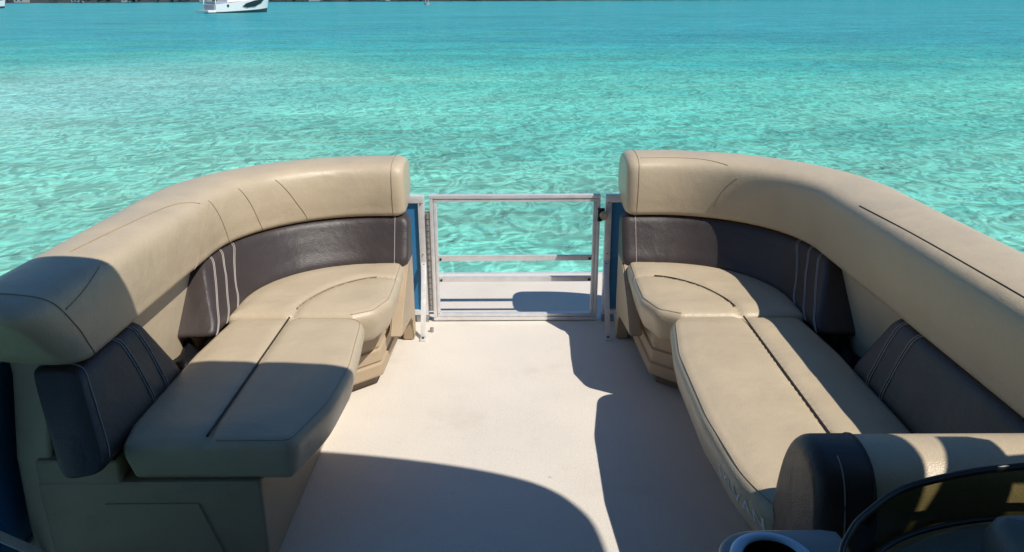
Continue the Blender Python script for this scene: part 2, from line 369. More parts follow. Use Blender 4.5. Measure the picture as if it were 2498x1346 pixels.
def add_cushion(bm, out, z0, z1, r, mp, bulge=0.008, crown=0.012, grid=0.016, seed=0, taper=False, groove=None):
    """upholstered block: bulging sides, rounded top edge, softly crowned and slightly uneven top"""
    zm = z1 - r
    prof = [(0.03, z0), (0.008, z0 + 0.004), (0.0, z0 + 0.016)]
    for k in (1, 2, 3): prof.append((-bulge * math.sin(math.pi * k / 4), z0 + 0.016 + (zm - z0 - 0.016) * k / 4))
    if taper:
        h = zm - z0
        prof = [(0.04, z0), (0.025, z0 + 0.003), (0.016, z0 + 0.18 * h), (0.010, z0 + 0.45 * h), (0.002, z0 + 0.75 * h)]
    prof.append((0.0, zm))
    n = len(out); rings = []
    for ins, z in prof: rings.append([bm.verts.new(mp(p.x, p.y, z)) for p in (inset(out, ins) if ins else out)])
    for A, B in zip(rings, rings[1:]):
        for k in range(n): bm.faces.new((A[k], A[(k + 1) % n], B[(k + 1) % n], B[k]))
    bm.faces.new(rings[0])
    pts = [Vector((p.x, p.y)) for p in out]
    for a in (0.25, 0.45, 0.65, 0.85, 1.0, 1.2):
        d = r * (1 - math.cos(math.pi / 2 * min(a, 1.0))) + max(0, a - 1) * r
        for p in inset(out, d):
            if dist_to(out, p) > d * 0.93: pts.append(p)
    x0 = min(p.x for p in out); x1 = max(p.x for p in out); y0 = min(p.y for p in out); y1 = max(p.y for p in out)
    for i in range(int((x1 - x0) / grid) + 1):
        for j in range(int((y1 - y0) / grid) + 1):
            q = Vector((x0 + (i + 0.5 * (j % 2)) * grid, y0 + j * grid))
            if inside(out, q.x, q.y) and dist_to(out, q) > r * 1.3: pts.append(q)
    if groove:
        for k, p in enumerate(groove):
            a = groove[max(0, k - 1)]; c = groove[min(len(groove) - 1, k + 1)]; nr = Vector((-(c - a).y, (c - a).x)).normalized()
            for o in (-0.014, -0.008, -0.004, 0, 0.004, 0.008, 0.014):
                q = p + nr * o
                if inside(out, q.x, q.y) and dist_to(out, q) > 0.003: pts.append(q)
        def gdist(q):
            best = 1e9
            for a, c in zip(groove, groove[1:]):
                e_ = c - a; f = max(0, min(1, (q - a).dot(e_) / e_.length_squared)); best = min(best, (a + e_ * f - q).length)
            return best
    from mathutils.geometry import delaunay_2d_cdt
    V, E, F, ov, oe, of = delaunay_2d_cdt(pts, [(i, (i + 1) % n) for i in range(n)], [], 1, 1e-6)
    vv = []; edge = rings[-1]
    for q in V:
        d = dist_to(out, q)
        hit = None
        if d < 1e-5:
            hit = min(range(n), key=lambda i: (out[i] - q).length_squared)
            vv.append(edge[hit]); continue
        z = zm + r * 0.92 * math.sqrt(max(0, 1 - (1 - min(1, d / r)) ** 2))
        f = max(0, min(1, (d - r) / 0.07)); z += crown * f * (2 - f)
        if groove:
            gd = gdist(q)
            z -= 0.0026 * noise.noise((q.x * 9, q.y * 9, seed)) * min(1, d / 0.03) * max(0, 1 - gd / 0.03)
            if gd < 0.05: z += (-0.004 * math.exp(-(gd / 0.007) ** 2) - 0.005 * math.exp(-(gd / 0.018) ** 2)) * min(1, d / 0.008)
        z += 0.0026 * noise.noise((q.x * 9, q.y * 9, seed)) * min(1, d / 0.03)
        vv.append(bm.verts.new(mp(q.x, q.y, z)))
    for f in F:
        t_ = [vv[i] for i in f]
        if len(set(t_)) == 3:
            c = (V[f[0]] + V[f[1]] + V[f[2]]) / 3
            if inside(out, c.x, c.y):
                try: bm.faces.new(t_)
                except ValueError: pass

def add_stack(bm, outline, prof, mp):
    """rings of the outline at (inset, z); mp maps (x, y, z) to world"""
    rings = []
    for ins, z in prof:
        rings.append([bm.verts.new(mp(p.x, p.y, z)) for p in (inset(outline, ins) if ins else outline)])
    n = len(outline)
    for A, B in zip(rings, rings[1:]):
        for k in range(n): bm.faces.new((A[k], A[(k + 1) % n], B[(k + 1) % n], B[k]))
    bm.faces.new(rings[0]); bm.faces.new(rings[-1])

def catmull(pts, k=6, closed=False):
    pts = [Vector(p) for p in pts]; n = len(pts); out = []
    rng = n if closed else n - 1
    for i in range(rng):
        p0 = pts[i - 1] if (closed or i > 0) else pts[0]
        p1 = pts[i]; p2 = pts[(i + 1) % n]; p3 = pts[(i + 2) % n] if (closed or i + 2 < n) else pts[-1]
        for j in range(k):
            s = j / k
            out.append(0.5 * ((2 * p1) + (p2 - p0) * s + (2 * p0 - 5 * p1 + 4 * p2 - p3) * s * s + (3 * p1 - p0 - 3 * p2 + p3) * s ** 3))
    if not closed: out.append(pts[-1])
    return out

# ------------------------------------------------------------------ water, sea bed of the bay, far shore
bm = bmesh.new()
S = 5000
vs = [bm.verts.new((x, y, WATER_Z)) for x, y in ((-S, -800), (S, -800), (S, S), (-S, S))]
bm.faces.new(vs)
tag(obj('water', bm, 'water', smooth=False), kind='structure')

SHORE = 700.0
bm = bmesh.new()
nx, ny = 140, 8
grid = []
for j in range(ny + 1):
    row = []
    for i in range(nx + 1):
        x = -1800 + 3600 * i / nx
        y = SHORE + 12 * noise.noise((x * 0.006, 0.3, 0)) + (j / ny) ** 1.5 * 900
        z = WATER_Z - 0.4 if j == 0 else WATER_Z + 0.6 + 14 * (j / ny) ** 1.2 * (1 + 0.5 * noise.noise((x * 0.004, j * 0.7, 2)))
        row.append(bm.verts.new((x, y, z)))
    grid.append(row)
for j in range(ny):
    for i in range(nx): bm.faces.new((grid[j][i], grid[j][i + 1], grid[j + 1][i + 1], grid[j + 1][i]))
tag(obj('far_shore', bm, 'land'), kind='structure')

bm = bmesh.new()
rw = random.Random(3)
for k in range(700):
    x = rw.uniform(-900, 900); y = SHORE + 5 + rw.random() ** 2 * 60
    h = rw.uniform(5, 12); r = h * rw.uniform(0.3, 0.5); z0 = WATER_Z + 0.7 + (y - SHORE) * 0.03
    for q in range(46):
        while True:
            v = Vector((rw.uniform(-1, 1), rw.uniform(-1, 1), rw.uniform(-1, 1)))
            if 0.3 < v.length < 1: break
        c = Vector((x, y, z0 + h * 0.52)) + Vector((v.x * r, v.y * r, v.z * h * 0.5))
        s = rw.uniform(0.7, 1.6)
        a = Vector((rw.gauss(0, 1), rw.gauss(0, 1), rw.gauss(0, 1))).normalized(); b = a.orthogonal().normalized()
        cc = a.cross(b)
        bm.faces.new([bm.verts.new(c + b * s), bm.verts.new(c + cc * s * 0.7), bm.verts.new(c - b * s), bm.verts.new(c - cc * s * 0.7)])
tag(obj('far_wood', bm, 'foliage', smooth=False), 'dark line of trees along the far shore', 'trees', kind='stuff')

# ------------------------------------------------------------------ the pontoon boat itself
boat = thing('pontoon_boat', 'pontoon boat with a pale cream vinyl deck floor', 'boat', (CX, 0, 0))
DW = 1.42; BOW = 4.25
bm = bmesh.new()
ol = rounded([(CX - DW, -2.6, 0.05), (CX + DW, -2.6, 0.05), (CX + DW, BOW, 0.12), (CX - DW, BOW, 0.12)], 0.2)
add_stack(bm, ol, [(0.0, -0.045), (0.0, -0.003), (0.004, 0.0)], lambda x, y, z: (x, y, z))
obj('deck', bm, 'deck', boat, angle=30)
bm = bmesh.new()
for lo, hi in (((CX - DW - 0.02, -2.6, -0.12), (CX - DW - 0.001, BOW - 0.10, 0.004)), ((CX + DW + 0.001, -2.6, -0.12), (CX + DW + 0.02, BOW - 0.10, 0.004)),
               ((CX - DW + 0.10, BOW + 0.001, -0.12), (CX + DW - 0.10, BOW + 0.02, 0.003))):
    add_box(bm, lo, hi, 0.004)
obj('deck_trim', bm, 'alu', boat, angle=30)
for sx in (-1, 1):
    bm = bmesh.new(); rings = []
    for y, r in ((-2.8, 0.30), (3.4, 0.30), (3.75, 0.27), (4.05, 0.19), (4.25, 0.09), (4.32, 0.02)):
        rings.append([bm.verts.new((CX + sx * 0.95 + r * math.cos(a * math.pi / 12), y, -0.42 + (0.30 - r) * 0.6 + r * math.sin(a * math.pi / 12))) for a in range(24)])
    for A, B in zip(rings, rings[1:]):
        for q in range(24): bm.faces.new((A[q], A[(q + 1) % 24], B[(q + 1) % 24], B[q]))
    bm.faces.new(rings[0]); bm.faces.new(rings[-1])
    obj('pontoon', bm, 'alu', boat)
bm = bmesh.new()
for q in range(9): add_box(bm, (CX - 1.35, -2.4 + q * 0.75, -0.125), (CX + 1.35, -2.34 + q * 0.75, -0.046))
obj('cross_member', bm, 'alu', boat, smooth=False)

# ------------------------------------------------------------------ fence and gate
FD = 3.56; FT = 0.635
def rivet(parent, p, axis='Y', r=0.006, mat='trim'):
    b = bmesh.new(); add_cyl(b, p, r, 0.006, 10, axis); return obj('rivet', b, mat, parent, angle=40)

def fence_front(sx, label):
    ua, ub = 0.425, 1.385
    t = thing('fence_section', label, 'fence', (CX + sx * 0.9, FD, 0), 'fence sections round the deck')
    X = lambda u: CX + sx * u
    b = bmesh.new()
    def bx(u0, u1, y0, y1, z0, z1, bv=0.005):
        a, c = sorted((X(u0), X(u1))); add_box(b, (a, y0, z0), (c, y1, z1), bv)
    bx(ua, ub, FD - 0.018, FD + 0.018, FT - 0.035, FT)              # top rail
    bx(ua, ua + 0.030, FD - 0.018, FD + 0.018, 0.035, FT - 0.036)   # end post
    bx(ub - 0.03, ub, FD - 0.018, FD + 0.018, 0.035, FT - 0.036)
    bx(ua + 0.031, ub - 0.031, FD - 0.016, FD + 0.016, 0.035, 0.06)
    obj('frame', b, 'alu', t, angle=35)
    b = bmesh.new(); bx(ua + 0.026, ub - 0.026, FD - 0.003, FD + 0.003, 0.055, FT - 0.03, 0)
    obj('panel', b, 'blue', t, smooth=False)
    for u_ in (ua, ub - 0.06):
        b = bmesh.new(); bx(u_, u_ + 0.06, FD - 0.02, FD + 0.02, 0.0, 0.034, 0.003); obj('foot', b, 'alu_dull', t, angle=35)
    # flat brace from the end post down to the deck
    b = bmesh.new()
    add_bar(b, (X(ua + 0.012), FD - 0.024, 0.31), (X(ua + 0.006), 3.335, 0.012), 0.024, 0.005, (0, 1, 0.7), 0.001)
    add_box(b, (X(ua + 0.006) - 0.013, 3.305, 0.001), (X(ua + 0.006) + 0.013, 3.345, 0.010), 0.002)
    br = obj('brace', b, 'alu', t, angle=35)
    rivet(br, (X(ua + 0.012), FD - 0.029, 0.30)); rivet(br, (X(ua + 0.006), 3.322, 0.012), 'Z')
    if sx < 0:
        b = bmesh.new(); add_cyl(b, (X(ua - 0.026), 3.42, 0.011), 0.009, 0.020, 16, 'Z'); obj('rubber_stop', b, 'alu_dull', t, angle=40)
    for z in (0.05, 0.35, 0.6): rivet(t, (X(ua + 0.015), FD - 0.019, z), r=0.004, mat='alu_dull')
    return t
fence_front(-1, 'narrow blue fence panel between the left lounge and the hinged side of the gate')
fence_front(1, 'shaded blue fence panel between the gate latch and the right lounge')

def fence_side(sx, y0, y1, label):
    t = thing('fence_section', label, 'fence', (CX + sx * 1.37, (y0 + y1) / 2, 0), 'fence sections round the deck')
    u = CX + sx * 1.392
    b = bmesh.new()
    add_box(b, (u - 0.016, y0, FT - 0.045), (u + 0.016, y1, FT - 0.01), 0.005)
    add_box(b, (u - 0.015, y0, 0.035), (u + 0.015, y1, 0.06), 0.004)
    k = max(2, int((y1 - y0) / 0.9) + 1)
    for q in range(k):
        y = y0 + 0.016 + (y1 - y0 - 0.032) * q / (k - 1)
        add_box(b, (u - 0.0145, y - 0.015, 0.0), (u + 0.0145, y + 0.015, FT - 0.046), 0.004)
    obj('frame', b, 'alu', t, angle=35)
    b = bmesh.new(); add_box(b, (u - 0.003, y0 + 0.02, 0.05), (u + 0.003, y1 - 0.02, FT - 0.03)); obj('panel', b, 'blue', t, smooth=False)
    return t
fl = fence_side(-1, 1.66, 3.52, 'blue fence panel running behind the left lounge in deep shade')
b = bmesh.new()
add_bar(b, (CX - 1.365, 1.68, 0.20), (CX - 1.30, 1.80, 0.010), 0.028, 0.005, (1, 0, 0.5), 0.001)
br = obj('brace', b, 'alu', fl, angle=35)
rivet(br, (CX - 1.362, 1.682, 0.205), 'X', 0.009, 'alu')
fence_side(1, 1.0, 3.52, 'blue fence panel running behind the right lounge')

fence_side(-1, -2.5, 0.7, 'blue fence panel behind the side opening next to the dark bench')
fence_side(1, -2.5, 0.95, 'blue fence panel running aft beside the helm console')
t = thing('fence_section', 'blue fence panel across the stern behind the viewer', 'fence', (CX, -2.55, 0), 'fence sections round the deck')
b = bmesh.new()
for lo, hi in (((CX - 1.37, -2.566, FT - 0.045), (CX + 1.37, -2.534, FT - 0.01)), ((CX - 1.37, -2.565, 0.035), (CX + 1.37, -2.535, 0.06)), ((CX - 1.37, -2.5645, 0.061), (CX - 1.34, -2.5355, FT - 0.046)), ((CX + 1.34, -2.5645, 0.061), (CX + 1.37, -2.5355, FT - 0.046))): add_box(b, lo, hi, 0.004)
obj('frame', b, 'alu', t, angle=35)
b = bmesh.new(); add_box(b, (CX - 1.35, -2.553, 0.05), (CX + 1.35, -2.547, FT - 0.03)); obj('panel', b, 'blue', t, smooth=False)
# gate
GX0, GX1 = -0.386, 0.416
gate = thing('gate', 'low aluminium gate with two thin rails across the bow opening', 'gate', ((GX0 + GX1) / 2, FD, 0))
b = bmesh.new()
def ring(b, a, w_, z0, z1, y0, y1, bv):
    add_box(b, (GX0 + a, y0, z1 - w_), (GX1 - a, y1, z1), bv)
    add_box(b, (GX0 + a, y0, z0), (GX1 - a, y1, z0 + w_), bv)
    add_box(b, (GX0 + a, y0, z0 + w_ + 0.0005), (GX0 + a + w_, y1, z1 - w_ - 0.0005), bv)
    add_box(b, (GX1 - a - w_, y0, z0 + w_ + 0.0005), (GX1 - a, y1, z1 - w_ - 0.0005), bv)
ring(b, 0.0, 0.017, 0.006, 0.637, FD - 0.017, FD + 0.017, 0.005)
ring(b, 0.0185, 0.015, 0.0245, 0.6185, FD - 0.013, FD + 0.013, 0.005)
obj('gate_frame', b, 'alu', gate, angle=35)
for z in (0.325, 0.218):
    b = bmesh.new(); add_box(b, (GX0 + 0.034, FD - 0.008, z - 0.013), (GX1 - 0.034, FD + 0.008, z + 0.013), 0.003)
    r_ = obj('rail', b, 'alu', gate, angle=35)
    rivet(r_, (GX0 + 0.043, FD - 0.011, z - 0.004)); rivet(r_, (GX1 - 0.043, FD - 0.011, z - 0.002))
b = bmesh.new()
for q in range(17):
    z = 0.06 + q * 0.029
    add_cyl(b, (GX0 - 0.012, FD - 0.014, z + 0.013), 0.0075, 0.025, 10, 'Z')
add_box(b, (GX0 - 0.030, FD - 0.012, 0.055), (GX0 - 0.0005, FD - 0.008, 0.56))
obj('hinge', b, 'alu_dull', gate, angle=40)
b = bmesh.new()
add_box(b, (GX1 - 0.012, FD - 0.026, 0.515), (GX1 + 0.020, FD - 0.0175, 0.575), 0.002)
add_box(b, (GX1 - 0.014, FD - 0.034, 0.565), (GX1 + 0.006, FD - 0.0265, 0.577), 0.001); add_box(b, (GX1 - 0.014, FD - 0.034, 0.513), (GX1 + 0.006, FD - 0.0265, 0.523), 0.001)
lt = obj('latch', b, 'trim', gate, angle=40)
b = bmesh.new(); add_cyl(b, (GX1 + 0.014, FD - 0.045, 0.545), 0.019, 0.034, 20, 'Y')
bmesh.ops.bevel(b, geom=[e for e in b.edges if e.calc_face_angle(0) > 1], offset=0.005, segments=2, affect='EDGES')
obj('latch_knob', b, 'knob', lt, angle=60)

# ------------------------------------------------------------------ bow lounges
RC, RU, RD = 0.65, 0.61, 2.79      # corner radius of the backrest path and its centre
PD = RD + RC; PU = RU + RC
def path_at(t, u0):
    """position and outward normal of the backrest centre line at length t from the gate end"""
    s1 = RU - u0
    if t <= s1: return Vector((u0 + t, PD)), Vector((0, 1))
    a = (t - s1) / RC
    if a <= math.pi / 2: return Vector((RU + RC * math.sin(a), RD + RC * math.cos(a))), Vector((math.sin(a), math.cos(a)))
    return Vector((PU, RD - (t - s1 - RC * math.pi / 2))), Vector((1, 0))
def t_of_d(d, u0): return (RU - u0) + RC * math.pi / 2 + (RD - d)
def t_of_ang(deg, u0): return (RU - u0) + RC * math.radians(deg)

def sweep(bm, prof, t0, t1, u0, mp, cap0=(0.03, 0.75), cap1=(0.03, 0.75), shear0=0.0, shear1=0.0, zref=0.4, step=0.02):
    cx_ = sum(p.x for p in prof) / len(prof); cz_ = sum(p.y for p in prof) / len(prof)
    st = []
    K = 7
    for k in range(K):
        a = math.pi / 2 * k / K
        st.append((t0 + cap0[0] * (1 - math.sin(a)), cap0[1] + (1 - cap0[1]) * math.sin(a)) if False else (t0 + cap0[0] * (1 - math.cos(a)), cap0[1] + (1 - cap0[1]) * math.sin(a)))
    m = max(2, int((t1 - t0 - cap0[0] - cap1[0]) / step))
    for k in range(m + 1): st.append((t0 + cap0[0] + (t1 - t0 - cap0[0] - cap1[0]) * k / m, 1.0))
    for k in range(K - 1, -1, -1):
        a = math.pi / 2 * k / K
        st.append((t1 - cap1[0] * (1 - math.cos(a)), cap1[1] + (1 - cap1[1]) * math.sin(a)))
    rings = []
    for t, s in st:
        w0 = max(0, 1 - (t - t0) / 0.30); w1 = max(0, 1 - (t1 - t) / 0.45)
        rg = []
        for p in prof:
            n_ = cx_ + (p.x - cx_) * s; z = cz_ + (p.y - cz_) * s
            tt = t + shear0 * w0 * (z - zref) + shear1 * w1 * (z - zref)
            c, nr = path_at(tt, u0)
            q = c + nr * n_
            rg.append(bm.verts.new(mp(q.x, q.y, z)))
        rings.append(rg)
    n = len(prof)
    for A, B in zip(rings, rings[1:]):
        for k in range(n): bm.faces.new((A[k], A[(k + 1) % n], B[(k + 1) % n], B[k]))
    bm.faces.new(rings[0]); bm.faces.new(rings[-1])

def bolster_prof(k): return catmull([(x, z + (0.018 if k > 1.3 and z > 0.7 else 0)) for x, z in [(-0.108, 0.597), (-0.130, 0.645), (-0.134, 0.74), (-0.117, 0.808), (-0.05, 0.832), (0.05 * k, 0.834), (0.108 * k, 0.80), (0.130 * k, 0.725), (0.122 * k, 0.672), (0.09 * k, 0.638), (0.03, 0.606)]], 5, True)
PAD = catmull([(-0.015, 0.385), (-0.015, 0.50), (-0.02, 0.588), (-0.07, 0.598), (-0.118, 0.588), (-0.145, 0.54), (-0.178, 0.47), (-0.205, 0.415), (-0.195, 0.382), (-0.11, 0.378)], 5, True)
PAD2 = catmull([(-0.11, 0.366), (-0.07, 0.44), (-0.005, 0.575), (-0.01, 0.597), (-0.07, 0.60), (-0.118, 0.588), (-0.145, 0.54), (-0.178, 0.47), (-0.205, 0.41), (-0.203, 0.375), (-0.16, 0.362)], 5, True)
SHELL = [Vector(p) for p in ((-0.075, 0.02), (-0.075, 0.604), (0.085, 0.625), (0.085, 0.02))]

def on_prof(prof, a):
    n = len(prof); f = (a % 1.0) * n; i = int(f); s = f - i
    return prof[i % n].lerp(prof[(i + 1) % n], s)

def seam(name, prof, seq, u0, mp, mat, parent, r=0.0018, lift=0.0006, k=8, closed_k=None):
    """seq: (t, a) pairs on the swept surface, smoothed into a thin raised line"""
    cx_ = sum(p.x for p in prof) / len(prof); cz_ = sum(p.y for p in prof) / len(prof)
    pts = []
    for v in catmull([(t, a) for t, a in seq], k):
        p = on_prof(prof, v.y); d = Vector((p.x - cx_, p.y - cz_)).normalized() * lift
        c, nr = path_at(v.x, u0); q = c + nr * (p.x + d.x)
        pts.append(mp(q.x, q.y, p.y + d.y))
    b = bmesh.new(); add_tube(b, pts, r, 6)
    return obj(name, b, mat, parent)

def top_z(d, z1, r, crown):
    f = max(0, min(1, (d - r) / 0.07))
    return z1 - r + r * 0.92 * math.sqrt(max(0, 1 - (1 - min(1, d / r)) ** 2)) + crown * f * (2 - f)

def outline_loop(b, outl, ins, z, mp, r, sel=None):
    pts = [(p.x, p.y) for p in inset(outl, ins)]
    P3 = [mp(x, y, z) for x, y in pts]
    add_tube(b, P3, r, 6, closed=True)

def welt(par, line, z, mp, r=0.0036, mat='dark_seam'):
    b = bmesh.new(); add_tube(b, [mp(p.x, p.y, z) for k, p in enumerate(line)], r, 8); return obj('piping', b, mat, par)

def edge_piping(par, outl, ins, z1, r, crown, mp, ulim):
    pts = inset(outl, ins); n = len(pts)
    keep = [p.x < ulim for p in pts]
    st = [i for i in range(n) if keep[i] and not keep[i - 1]][0]
    run = []
    while keep[st % n] and len(run) < n: run.append(pts[st % n]); st += 1
    b = bmesh.new(); add_tube(b, [mp(p.x, p.y, top_z(ins, z1, r, crown) + 0.0003) for p in run], 0.0016, 6); return obj('piping', b, 'tan_seam', par)

def lounge(sx, near, label, u0=0.485):
    mp = lambda u, d, z: Vector((CX + sx * u, d, z))
    t = thing('bow_lounge', label, 'boat seat', (CX + sx * 0.95, 2.6, 0), 'bow lounges')
    # top bolster
    BOLSTER = bolster_prof(1.12 if sx < 0 else 1.42)
    b = bmesh.new(); tn = t_of_d(near + 0.045 if sx < 0 else near - 0.12, u0)
    sweep(b, BOLSTER, 0.0, tn, u0, mp, (0.045, 0.80), (0.09, 0.66), 0.0, 0.85 if sx < 0 else 0.0, 0.60)
    bo = obj('bolster', b, 'tan', t, angle=60)
    A = lambda deg: t_of_ang(deg, u0)
    if sx < 0:
        for a0, a1 in ((32, 46), (55, 66), (76, 88)):
            seam('seam', BOLSTER, [(A(a0), 0.02), (A(a0 + 2), 0.09), (A((a0 + a1) / 2), 0.16), (A(a1), 0.26)], u0, mp, 'tan_seam', bo)
        seam('seam', BOLSTER, [(t_of_d(2.60, u0), 0.02), (t_of_d(2.64, u0), 0.09), (t_of_d(2.68, u0), 0.16), (t_of_d(2.80, u0), 0.24)], u0, mp, 'tan_seam', bo)
        seam('seam', BOLSTER, [(t_of_d(2.08, u0), 0.40), (t_of_d(2.3, u0), 0.385), (t_of_d(2.55, u0), 0.36), (t_of_d(2.66, u0), 0.33), (t_of_d(2.74, u0), 0.27)], u0, mp, 'tan_seam', bo)
        e = t_of_d(near + 0.135, u0)
        seam('seam', BOLSTER, [(e + 0.80 * 0.81 * (on_prof(BOLSTER, 0.03 + 0.05 * q).y - 0.60), 0.03 + 0.05 * q) for q in range(11)], u0, mp, 'tan_seam', bo)
        seam('seam', BOLSTER, [(e + 0.10, 0.22), (e, 0.24), (e - 0.12, 0.28)], u0, mp, 'tan_seam', bo)
    else:
        seam('seam', BOLSTER, [(0.06, 0.33), (0.2, 0.335), (A(20), 0.33), (A(32), 0.29)], u0, mp, 'tan_seam', bo)
        seam('seam', BOLSTER, [(A(28), 0.10), (A(31), 0.15), (A(38), 0.22)], u0, mp, 'tan_seam', bo)
        seam('seam', BOLSTER, [(t_of_d(2.55, u0), 0.30), (t_of_d(2.2, u0), 0.315), (t_of_d(1.8, u0), 0.32), (t_of_d(1.4, u0), 0.32)], u0, mp, 'dark_seam', bo)
    seam('seam', BOLSTER, [(0.05, 0.0 + 0.05 * q) for q in range(11)], u0, mp, 'tan_seam', bo)
    # backrest pads
    b = bmesh.new(); te = t_of_d(2.50, u0)
    sweep(b, PAD, -0.014, te, u0, mp, (0.035, 0.72), (0.05, 0.75), 0.0, -1.05, 0.40)
    p1 = obj('backrest_pad', b, 'grey', t, angle=60)
    seam('stitching', PAD, [(0.045, 0.32 + 0.07 * q) for q in range(7)], u0, mp, 'thread', p1, 0.0016)
    def st(tt, sh, prt, off, a0=0.30, a1=0.76):
        q = []
        for k in range(9):
            a = a0 + (a1 - a0) * k / 8; z = on_prof(PAD, a).y
            bow = 0.022 * math.sin(math.pi * 1.5 * k / 8)
            q.append((tt + off - bow + sh * (z - 0.40), a))
        seam('stitching', PAD, q, u0, mp, 'thread', prt, 0.0016, 0.001)
    for tt in (te - 0.045, te - 0.15, te - 0.255):
        st(tt, -1.15, p1, 0.0); st(tt, -1.15, p1, 0.011)
    b = bmesh.new(); ta = t_of_d(2.215, u0); tb = t_of_d(near - 0.07 if sx < 0 else near - 0.10, u0)
    sweep(b, PAD2, ta, tb, u0, mp, (0.03, 0.80), (0.03, 0.92), 0.25, -0.62, 0.40)
    p2 = obj('backrest_pad', b, 'grey', t, angle=60)
    for dd in (0.09, 0.18):
        st(ta + dd, 0.1, p2, 0.0); st(ta + dd, 0.1, p2, 0.011)
    if sx < 0:
        q = []
        for k in range(12):
            a = 0.24 + 0.52 * k / 11; z = on_prof(PAD2, a).y
            q.append((tb - 0.034 - 0.60 * (z - 0.40), a))
        seam('stitching', PAD2, q, u0, mp, 'thread', p2, 0.0018, 0.0012)
    # backrest shell
    b = bmesh.new(); sweep(b, SHELL, 0.03, t_of_d(near + 0.095 if sx < 0 else near - 0.1, u0), u0, mp, (0.004, 0.97), (0.004, 0.97))
    obj('backrest_shell', b, 'tan', t, angle=35)
    if sx < 0:
        b = bmesh.new(); add_stack(b, rounded([(1.245, near + 0.012, 0.02), (1.245, near + 0.075, 0.002), (1.345, near + 0.075, 0.002), (1.345, near + 0.012, 0.02)], 0.01), [(0.0, 0.01), (0.0, 0.15), (0.0, 0.35), (0.0, 0.64), (0.01, 0.66)], lambda u, d, z: mp(u, d + 0.10 * max(0, (z - 0.3) / 0.36), z))
        obj('backrest_end', b, 'tan', t, angle=40)
    # long seat: flat strip along the backrest and a raised edge roll beside the aisle
    far = 2.625
    nn = near if sx < 0 else near - 0.05
    if sx < 0: poly = [(0.590, near, 0.045), (0.530, near + 0.22, 0.5), (0.517, near + 0.45, 0.5), (0.548, far, 0.09)]
    else: poly = [(0.575, nn, 0.10), (0.525, near + 0.12, 0.4), (0.505, near + 0.40, 0.5), (0.512, 2.3, 0.5), (0.560, far, 0.10)]
    poly += [(1.035, far, 0.06), (1.06, far - 0.3, 0.3), (1.06, near + 0.1, 0.2), (1.04, nn, 0.025)]
    seat = rounded(poly)
    rr_ = 0.034 if sx < 0 else 0.040
    line = [Vector((0.820, nn + (far - nn) * k / 40)) for k in range(41)]
    b = bmesh.new(); add_cushion(b, seat, 0.2845, 0.417, rr_, mp, 0.009, 0.007, taper=True, groove=line); ro = obj('seat_cushion', b, 'tan', t, angle=60)
    welt(ro, line[1:-1], 0.4172, mp, 0.0031)
    edge_piping(ro, seat, rr_ * 0.42, 0.417, rr_, 0.007, mp, 0.80)
    # corner seat
    S_ = catmull([(0.822, far + 0.008), (0.80, 2.77), (0.73, 2.92), (0.62, 3.02), (0.492, 3.045)], 6)
    arc = [(RU + (RC - 0.195) * math.sin(math.radians(a)), RD + (RC - 0.195) * math.cos(math.radians(a))) for a in range(0, 91, 6)]
    crn = [(0.478, 2.80, 0.05), (0.52, 2.68, 0.06), (0.60, far + 0.008, 0.03), (1.062, far + 0.008, 0.02)] + [(x, y, 0) for x, y in reversed(arc)] + [(0.488, 3.25, 0.05), (0.478, 2.95, 0.1)]
    c2 = rounded(crn)
    b = bmesh.new(); add_cushion(b, c2, 0.2845, 0.418, 0.036, mp, 0.010, 0.007, taper=True, groove=S_); ci = obj('corner_cushion', b, 'tan', t, angle=60)
    welt(ci, S_[3:-4], 0.4182, mp, 0.0026, 'dark_seam' if sx > 0 else 'tan_seam')
    edge_piping(ci, c2, 0.015, 0.418, 0.036, 0.007, mp, 0.62)
    # moulded base
    oarc = [(RU + (RC - 0.02) * math.sin(math.radians(a)), RD + (RC - 0.02) * math.cos(math.radians(a))) for a in range(0, 91, 9)]
    aft = rounded([(0.69, near + 0.008, 0.012), (0.69, 2.735, 0.01), (1.23, 2.735, 0.01), (1.29, near + 0.008, 0.012)], 0.05)
    b = bmesh.new(); add_stack(b, aft, [(0.0, 0.004), (0.0, 0.278), (0.004, 0.2835)], mp); ba = obj('base', b, 'base', t, angle=25)
    b = bmesh.new(); add_stack(b, rounded([(1.064, nn + 0.01, 0.01), (1.064, near + 0.42, 0.01), (1.24, near + 0.42, 0.01), (1.285, nn + 0.01, 0.01)], 0.05), [(0.0, 0.2836), (0.0, 0.345), (0.004, 0.35)], mp); obj('riser', b, 'base', ba, angle=25)
    bp = [(0.69, 2.738, 0.02), (0.542, 2.87, 0.035), (0.525, 3.33, 0.02)] + [(x, y - 0.03, 0) for x, y in oarc] + [(1.235, 2.738, 0.01)]
    bo2 = rounded(bp, 0.03)
    b = bmesh.new()
    add_stack(b, bo2, [(0.012, 0.046), (0.004, 0.050), (0.0, 0.058), (0.0, 0.100), (0.010, 0.106), (0.010, 0.112), (0.004, 0.118), (0.006, 0.160), (0.016, 0.166), (0.016, 0.172), (0.010, 0.178), (0.016, 0.276), (0.02, 0.281)], mp)
    obj('base_moulding', b, 'base', t, angle=25)
    b = bmesh.new(); add_stack(b, rounded([(0.725, 2.77), (0.58, 2.895), (0.56, 3.30), (1.0, 3.30), (1.20, 3.0), (1.20, 2.77)], 0.05), [(0.0, 0.0), (0.0, 0.0455)], mp); obj('toe_kick', b, 'toe', t, angle=25)
